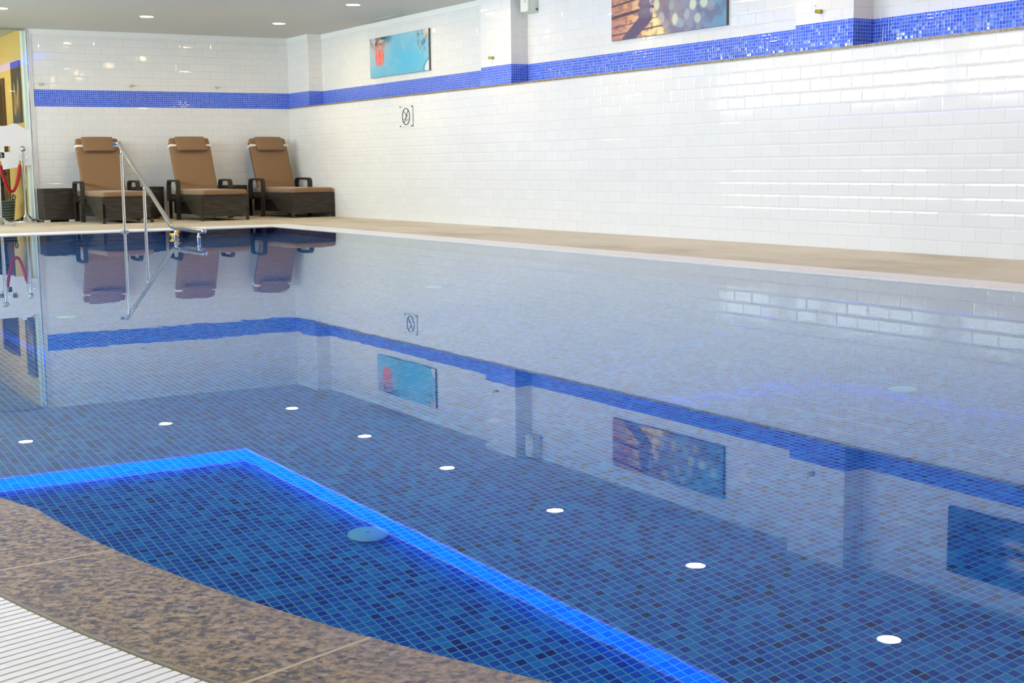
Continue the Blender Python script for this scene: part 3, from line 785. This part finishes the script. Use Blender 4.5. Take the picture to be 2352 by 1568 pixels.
# --- hooks above the mosaic band
def hook(loc, rz, label, pin):
    t = thing('wall_hook', loc, label, 'hook', rz, 'wall hooks above the mosaic band')
    MB().lathe([(0.017, 0.0), (0.017, -0.022)], 18, axis='y').build('socket', MT['hookgrey'], t, smooth=True)
    MB().lathe([(0.0155, -0.022), (0.0155, -0.048), (0.012, -0.052), (0.0001, -0.052)], 18, axis='y').build('band', MT['hookyellow'] if pin else MT['hookpale'], t, smooth=True)
    if pin: MB().tube([(0, -0.052, -0.012), (0, -0.060, -0.012), (0, -0.062, 0.0), (0, -0.062, 0.045)], 0.0045, 8).build('pin', MT['chrome'], t, smooth=True)
    return t
h0 = hook((-3.46, 0.0, 1.79), 0.0, 'small pale wall hook at the left end of the far wall', False)
h1 = hook((0.0, -5.83, 1.812), -pi / 2, 'yellow hook on the pillar left of the stones picture', True)
for loc, rz, lb in (((-2.274, 0.0, 1.79), 0.0, 'middle small pale wall hook on the far wall'), ((-1.075, 0.0, 1.79), 0.0, 'small pale wall hook on the far wall nearest the corner'),
                    ((0.0, -10.80, 1.802), -pi / 2, 'yellow hook on the nearest pillar right of the stones picture')):
    c = copy_tree(h0 if rz == 0.0 else h1); c.location = loc; c.rotation_euler = (0, 0, rz); c['label'] = lb

# --- sun loungers. Local frame: x across, y towards the head end, origin at the foot end on the floor
W2 = 0.318
def lounger():
    t = thing('sun_lounger', (0, 0, 0), '', 'sun lounger', 0, 'wicker sun loungers along the far wall')
    # skirt: front panel and two sides whose lower edge climbs to the back
    b = MB(); z0, z1 = 0.055, 0.328
    b.rbox((-W2, 0.0, z0), (W2, 0.035, z1), 0.006, 2)
    for s in (-1, 1):
        x0, x1 = sorted((s * W2, s * (W2 - 0.03)))
        b.hexa([(x0, 0.035, z0), (x1, 0.035, z0), (x1, 0.36, z0 + 0.03), (x0, 0.36, z0 + 0.03)], [(x0, 0.035, z1), (x1, 0.035, z1), (x1, 0.36, z1), (x0, 0.36, z1)])
        b.hexa([(x0, 0.36, z0 + 0.03), (x1, 0.36, z0 + 0.03), (x1, 0.62, 0.235), (x0, 0.62, 0.235)], [(x0, 0.36, z1), (x1, 0.36, z1), (x1, 0.62, z1), (x0, 0.62, z1)])
        b.box((x0, 0.62, 0.235), (x1, 1.32, z1))
    b.box((-W2, 1.29, 0.235), (W2, 1.32, z1)); b.box((-W2 + 0.03, 0.03, z1 - 0.035), (W2 - 0.03, 1.12, z1 - 0.008))
    b.build('base', MT['wicker'], t)
    MB().box((-0.27, 0.20, 0.075), (0.27, 1.24, 0.235)).build('shaded_underbody', MT['shadowwicker'], t)  # dark box: lounger body with the shade under the seat painted in
    for s in (-1, 1):
        for yy in (0.016, 1.30):
            MB().box((s * (W2 - 0.018) - 0.017, yy - 0.016, 0.0), (s * (W2 - 0.018) + 0.017, yy + 0.016, 0.24)).build('leg', MT['wicker'], t)
    # arms: a flat woven loop, front leg down to the floor
    for s in (-1, 1):
        xa, xb = sorted((s * (W2 + 0.012), s * (W2 + 0.068)))
        path = [(0.800, 0.0), (0.772, 0.40), (0.772, 0.465), (0.785, 0.497), (0.815, 0.510), (1.06, 0.510), (1.12, 0.508), (1.150, 0.494), (1.165, 0.46), (1.165, 0.24)]
        b = MB(); th = 0.0135; prev = None
        for i, (yy, zz) in enumerate(path):
            q = path[min(i + 1, len(path) - 1)]; p = path[max(i - 1, 0)]
            d = Vector((q[0] - p[0], q[1] - p[1])).normalized(); nn = Vector((-d.y, d.x)) * th
            ring_ = [b.bm.verts.new(c) for c in ((xa, yy + nn.x, zz + nn.y), (xb, yy + nn.x, zz + nn.y), (xb, yy - nn.x, zz - nn.y), (xa, yy - nn.x, zz - nn.y))]
            if prev:
                for j in range(4): b.bm.faces.new((prev[j], prev[(j + 1) % 4], ring_[(j + 1) % 4], ring_[j]))
            else: b.bm.faces.new(ring_)
            prev = ring_
        b.bm.faces.new(prev)
        b.build('arm', MT['wicker'], t, smooth=True)
        xm = s * (W2 + 0.006)
        MB().box((min(xm - 0.012, xm + 0.012), 0.79, 0.26), (xm + 0.012, 1.16, 0.30)).build('arm_rail', MT['wicker'], t)
    # back: frame, cushion, strap and headrest, all tilted
    A = Vector((0, 1.085, 0.335)); B = Vector((0, 1.372, 1.036)); ax = (B - A); L = ax.length; ax.normalize(); nrm = Vector((0, -ax.z, ax.y))
    def tilt(c): return A + Vector((c[0], 0, 0)) + ax * c[2] + nrm * (-c[1])
    MB().rbox((-0.272, 0.0, -0.02), (0.272, 0.030, L - 0.01), 0.010, 2, tilt).build('backrest', MT['wicker'], t, smooth=True)
    def cush(c):
        # rounded upper corners and a soft crown
        x, y, z = c
        top_ = max(0.0, (z - (L - 0.05)) / 0.07); x *= 1 - 0.05 * top_ ** 2
        y -= 0.010 * (1 - (x / 0.3) ** 2) * (1 - ((z - L / 2) / (L / 2)) ** 2) if y < -0.03 else 0
        return tilt((x, y, z))
    b = MB(); b.rbox((-0.285, -0.062, -0.010), (0.285, -0.001, L + 0.028), 0.024, 4, None)
    bmesh.ops.subdivide_edges(b.bm, edges=[e for e in b.bm.edges if e.calc_length() > 0.2], cuts=6, use_grid_fill=True)
    for v in b.bm.verts: v.co = Vector(cush(v.co))
    b.build('back_cushion', MT['cushion'], t, smooth=True)
    zs = L - 0.085
    MB().rbox((-0.290, -0.066, zs - 0.016), (0.290, 0.034, zs + 0.016), 0.006, 2, tilt).build('strap', MT['elastic'], t, smooth=True)
    b = MB(); b.rbox((-0.205, -0.112, L - 0.185), (0.205, -0.060, L + 0.030), 0.016, 3, None)
    bmesh.ops.subdivide_edges(b.bm, edges=[e for e in b.bm.edges if e.calc_length() > 0.12], cuts=4, use_grid_fill=True)
    for v in b.bm.verts:
        x, y, z = v.co; f = max(0.0, min(1.0, (z - (L - 0.185)) / 0.215))
        v.co = Vector(tilt((x + 0.012 * (0.5 - f), y - 0.026 * (1 - f) + 0.012 * f - (0.007 * (1 - (x / 0.205) ** 2) if y < -0.09 else 0), z)))
    b.build('headrest', MT['cushion'], t, smooth=True)
    b = MB(); b.rbox((-0.300, -0.006, 0.329), (0.300, 1.10, 0.392), 0.022, 4, None)
    bmesh.ops.subdivide_edges(b.bm, edges=[e for e in b.bm.edges if e.calc_length() > 0.3], cuts=6, use_grid_fill=True)
    for v in b.bm.verts:
        if v.co.z > 0.36: v.co.z += 0.008 * (1 - (v.co.x / 0.3) ** 2)
    b.build('seat_cushion', MT['seatfab'], t, smooth=True)
    return t
LG = [((-2.82, -1.575, D0), 0.006, 'wicker sun lounger with brown cushions behind the steel handrail'),
      ((-1.617, -1.736, D0), 0.010, 'middle wicker sun lounger of the three along the far wall'),
      ((-0.325, -1.558, D0), 0.092, 'wicker sun lounger with brown cushions in the far right corner')]
l0 = lounger()
for i, (loc, rz, lb) in enumerate(LG):
    o = l0 if i == 0 else copy_tree(l0)
    o.location = loc; o.rotation_euler = (0, 0, rz); o['label'] = lb

# --- wicker side tables
def side_table():
    t = thing('side_table', (0, 0, 0), '', 'side table', 0, 'wicker side tables between the loungers')
    h = 0.19
    b = MB(); b.rbox((-h, -h, 0.028), (h, h, 0.405), 0.008, 2); b.build('body', MT['wicker'], t, smooth=True)
    MB().rbox((-h - 0.002, -h - 0.002, 0.400), (h + 0.002, h + 0.002, 0.432), 0.008, 2).build('table_top', MT['wicker'], t, smooth=True)
    for sx in (-1, 1):
        for sy in (-1, 1): MB().rbox((sx * (h - 0.035) - 0.035, sy * (h - 0.02) - 0.02, 0.0), (sx * (h - 0.035) + 0.035, sy * (h - 0.02) + 0.02, 0.027), 0.004, 1).build('foot', MT['foot'], t)
    return t
t0 = side_table()
for i, (loc, lb) in enumerate((((-3.385, -0.197, D0), 'dark wicker side table left of the loungers beside the rope barrier'), ((-2.197, -0.225, D0), 'dark wicker side table between the left and middle loungers'), ((-1.02, -0.225, D0), 'dark wicker side table between the middle and right loungers'))):
    o = t0 if i == 0 else copy_tree(t0)
    o.location = loc; o['label'] = lb

# --- pool handrail
t = thing('pool_handrail', (-3.5, GRI_Y + 0.02, 0.0), 'polished steel handrail sloping down into the far left of the pool', 'handrail')
oy = GRI_Y + 0.02
def loc(y, z, x=0.0): return (x, y - oy, z)
rail = [loc(-3.80, 0.955), loc(-3.84, 0.925)] + [loc(-3.84 - (5.50 - 3.84) * f, 0.925 - (0.925 - 0.135) * f) for f in (0.1, 0.3, 0.5, 0.7, 0.9, 1.0)] + [loc(-5.56, 0.112), loc(-5.66, 0.104), loc(-6.0, 0.102), loc(-6.52, 0.100)]
MB().tube(rail, 0.0215, 18).build('rail', MT['chrome'], t, smooth=True)
MB().tube([loc(-3.80, 0.953), loc(-3.775, 0.945, -0.02), loc(-3.765, 0.940, -0.06)], 0.0205, 16).build('end_bend', MT['chrome'], t, smooth=True)
MB().lathe([(0.0001, -0.022), (0.018, -0.020), (0.0235, -0.008), (0.0235, 0.012)], 18, at=loc(-6.52, 0.100), axis='y').build('end_cap', MT['chrome'], t, smooth=True)
def railz(y): return 0.925 - (0.925 - 0.135) * (-3.84 - y) / (5.50 - 3.84)
for yy, zb in ((-3.865, 0.004), (-4.66, -0.6)):
    zt_ = railz(min(yy, -3.84)) - 0.075
    MB().tube([loc(yy, zb), loc(yy, zt_)], 0.0165, 16).build('post', MT['chrome'], t, smooth=True)
    MB().lathe([(0.0165, zt_ - 0.002), (0.010, zt_ + 0.004), (0.008, zt_ + 0.016), (0.008, zt_ + 0.064)], 14, at=loc(yy, 0)).build('post_tip', MT['chrome'], t, smooth=True)
MB().lathe([(0.0165, 0.016), (0.034, 0.012), (0.044, 0.004), (0.044, 0.0), (0.0165, 0.0)], 24, at=loc(-3.865, D0 + 0.004)).build('flange', MT['chrome'], t, smooth=True)
for yy in (-5.66, -6.36):
    MB().lathe([(0.016, -POOL_D), (0.016, 0.034), (0.018, 0.040), (0.014, 0.052), (0.008, 0.064), (0.008, 0.088)], 16, at=loc(yy, 0)).build('support', MT['chrome'], t, smooth=True)

# --- rubber duck floating behind the rail
t = thing('rubber_duck', (-3.43, -5.42, 0.0), 'tiny yellow rubber duck floating behind the low end of the handrail', 'toy', -0.35)
b = MB(); b.ball((0, 0, 0.018), 0.04, (1.0, 0.8, 0.68)); b.ball((-0.036, 0, 0.032), 0.016, (1.1, 0.7, 0.8)); b.ball((0.020, 0, 0.056), 0.025); b.build('body', MT['duck'], t, smooth='all')
for s in (-1, 1): MB().ball((-0.004, s * 0.031, 0.022), 0.022, (1, 0.35, 0.6)).build('wing', MT['duck'], t, smooth='all')
MB().ball((0.046, 0, 0.052), 0.012, (1.1, 0.9, 0.4)).build('beak', MT['beak'], t, smooth='all')
for s in (-1, 1): MB().ball((0.036, s * 0.015, 0.064), 0.0035).build('eye', MT['black'], t, smooth='all')

# --- rope barrier
def stanchion():
    t = thing('rope_stanchion', (0, 0, 0), '', 'stanchion', 0, 'steel rope stanchions by the glass partition')
    MB().lathe([(0.165, 0.0), (0.165, 0.022), (0.158, 0.028), (0.10, 0.045), (0.055, 0.075), (0.030, 0.100), (0.024, 0.104)], 40).build('base', MT['chrome'], t, smooth=True)
    MB().tube([(0, 0, 0.09), (0, 0, 0.90)], 0.021, 20).build('pole', MT['chrome'], t, smooth=True)
    MB().lathe([(0.021, 0.868), (0.052, 0.870), (0.052, 0.876), (0.016, 0.880), (0.013, 0.905), (0.018, 0.918)], 28).build('collar', MT['chrome'], t, smooth=True)
    MB().ball((0, 0, 0.948), 0.041, n=4).build('ball', MT['chrome'], t, smooth='all')
    for s in (-1, 1): MB().tube([(s * 0.044, 0, 0.872), (s * 0.046, 0, 0.80), (s * 0.030, 0, 0.79)], 0.004, 8).build('hook_loop', MT['chrome'], t, smooth=True)
    return t
s1 = stanchion(); s1.location = (-3.765, -0.19, D0); s1['label'] = 'steel rope stanchion with a ball top beside the dark side table'
s2 = copy_tree(s1); s2.location = (-4.28, -1.25, D0); s2['label'] = 'steel rope stanchion cut off by the left edge, only its base and reflection show'
p0, p1 = Vector((-3.81, -0.215, 0.800)), Vector((-4.25, -1.21, 0.800))
t = thing('barrier_rope', tuple((p0 + p1) / 2 - Vector((0, 0, 0.40))), 'red twisted barrier rope sagging between the two steel stanchions', 'rope')
mid = (p0 + p1) / 2 - Vector((0, 0, 0.40))
cat = []; N = 90
for i in range(N + 1):
    f = i / N; p = p0.lerp(p1, f); p.z -= 0.385 * (1 - (2 * f - 1) ** 2) ** 0.85; cat.append(p - mid)
sl = [0.0]
for q, r_ in zip(cat, cat[1:]): sl.append(sl[-1] + (r_ - q).length)
def along(d):
    for i in range(N):
        if sl[i + 1] >= d: return cat[i].lerp(cat[i + 1], (d - sl[i]) / (sl[i + 1] - sl[i]))
    return cat[-1]
cat = [along(sl[-1] * i / N) for i in range(N + 1)]
sel = cat[4:N - 3]
b = MB()
for k_ in range(3):
    path = []
    fine = []
    for i in range(len(sel) - 1):
        for q in range(4): fine.append(sel[i].lerp(sel[i + 1], q / 4))
    for i, p in enumerate(fine):
        d = (fine[min(i + 1, len(fine) - 1)] - fine[max(i - 1, 0)]).normalized(); a = d.cross(Vector((0.9, 0.4, 0.1))).normalized(); c = d.cross(a)
        an = i * 0.42 + k_ * 2 * pi / 3; path.append(p + 0.0095 * (cos(an) * a + sin(an) * c))
    b.tube(path, 0.0115, 7)
b.build('rope', MT['rope'], t, smooth=True)
for seg in (cat[0:5], cat[N - 4:N + 1]):
    MB().tube(seg, [0.009] + [0.017] * (len(seg) - 2) + [0.017] if seg is not None and seg[0] == cat[0] else [0.017] * (len(seg) - 1) + [0.009], 14).build('rope_end', MT['brass'], t, smooth=True)

# --- potted plant behind the glass
t = thing('potted_plant', (-3.945, 0.50, D0), 'dark leafy plant in a ridged grey basket behind the glass partition', 'plant')
prof = [(0.150, 0.0)]
for i in range(7):
    z = 0.02 + i * 0.036; prof += [(0.156 + 0.004 * i, z), (0.164 + 0.004 * i, z + 0.012), (0.164 + 0.004 * i, z + 0.022), (0.154 + 0.004 * i, z + 0.031)]
prof += [(0.19, 0.275), (0.18, 0.28), (0.172, 0.262), (0.0001, 0.235)]
bs = MB().lathe(prof, 40).build('basket', MT['basket'], t, smooth=True)
for s in (-1, 1):
    MB().tube([(s * 0.15, -0.10, 0.265), (s * 0.175, -0.10, 0.32), (s * 0.165, -0.05, 0.35), (s * 0.165, 0.03, 0.345), (s * 0.172, 0.08, 0.265)], 0.010, 8).build('basket_handle', MT['basket'], bs, smooth=True)
b = MB()
for i in range(44):
    a, r_ = random.uniform(0, 2 * pi), 0.15 * math.sqrt(random.random()); b.ball((r_ * cos(a), r_ * sin(a), 0.252 + random.uniform(0, 0.018)), random.uniform(0.016, 0.03), (1, 1, 0.7), 1)
pb = b.build('pebbles', MT['pebble'], t, smooth='all'); pb['kind'] = 'stuff'
stems = [((-0.03, 0.0), (0.02, -0.03), 1.15, 0.045), ((0.03, 0.03), (-0.09, 0.05), 1.05, 0.04), ((-0.08, -0.03), (-0.20, -0.05), 0.9, 0.035), ((0.0, -0.05), (0.05, -0.06), 0.7, 0.03)]
for (a0, a1, h_, r_) in stems:
    MB().tube([(a0[0] + (a1[0] - a0[0]) * f ** 1.3, a0[1] + (a1[1] - a0[1]) * f, 0.22 + (h_ - 0.22) * f) for f in (0, .2, .4, .6, .8, 1.0)], [r_, r_ * .95, r_ * .85, r_ * .75, r_ * .6, r_ * .5], 10).build('stem', MT['stem'], t, smooth=True)
def leaf(base, az, length, width, lift, droop):
    if base[0] + cos(az) * length + width > 0.22: az = pi - az
    b = MB(); n = 9; prev = None
    dx, dy = cos(az), sin(az)
    for i in range(n + 1):
        f = i / n; d = length * f; zz = base[2] + lift * d - droop * d * d
        w = width * (sin(pi * min(1, f * 0.93 + 0.07)) ** 0.8) * (1 if f < 0.97 else 0.2)
        c = (base[0] + dx * d, base[1] + dy * d, zz)
        row = [b.bm.verts.new((c[0] - dy * w * k, c[1] + dx * w * k, c[2] + 0.18 * w * abs(k) - (0.0))) for k in (-1, -0.5, 0, 0.5, 1)]
        if prev:
            for k in range(4): b.bm.faces.new((prev[k], prev[k + 1], row[k + 1], row[k]))
        prev = row
    o = b.build('leaf', MT['leaf'], t, smooth='all')
    sd = o.modifiers.new('thickness', 'SOLIDIFY'); sd.thickness = 0.003
for i in range(26):
    s_ = stems[i % 3]; f = random.uniform(0.35, 1.0)
    bx = s_[0][0] + (s_[1][0] - s_[0][0]) * f ** 1.3; by = s_[0][1] + (s_[1][1] - s_[0][1]) * f
    leaf((bx, by, 0.22 + (s_[2] - 0.22) * f), i * 2.4 + random.uniform(-.3, .3), random.uniform(0.20, 0.34), random.uniform(0.055, 0.085), random.uniform(0.1, 0.7), random.uniform(1.0, 2.6))
for az, z_, ln in ((-0.35, 0.62, 0.33), (0.25, 0.74, 0.30), (-0.8, 0.84, 0.30), (-0.2, 0.95, 0.28), (0.1, 0.52, 0.30)): leaf((-0.06, -0.06, z_), az - 0.4, ln * 0.62, 0.055, 0.35, 1.5)

# --- pool floor inlets
IN = [((-5.998, -15.351), 'pale round inlet cover on the pool floor beside the blue light streak'), ((-3.555, -15.01), 'pale round inlet cover on the pool floor at the right'),
      ((-5.788, -10.996), 'pale round inlet cover under the far left water'), ((-3.394, -10.806), 'faint pale round inlet cover under the far middle water')]
i0 = None
for (x, y), lb in IN:
    if i0 is None:
        i0 = thing('pool_inlet', (x, y, -POOL_D), lb, 'pool inlet', group='round inlet covers on the pool floor')
        MB().lathe([(0.035, 0.0), (0.035, 0.016)], 24).build('stem', MT['inlet'], i0, smooth=True)
        MB().lathe([(0.040, 0.014), (0.055, 0.016), (0.057, 0.020), (0.050, 0.026), (0.030, 0.031), (0.0001, 0.033)], 36).build('cover', MT['inlet'], i0, smooth=True)
        MB().lathe([(0.004, 0.0325), (0.004, 0.0345), (0.0001, 0.0348)], 10).build('screw', MT['hookgrey'], i0, smooth=True)
    else:
        c = copy_tree(i0); c.location = (x, y, -POOL_D); c['label'] = lb
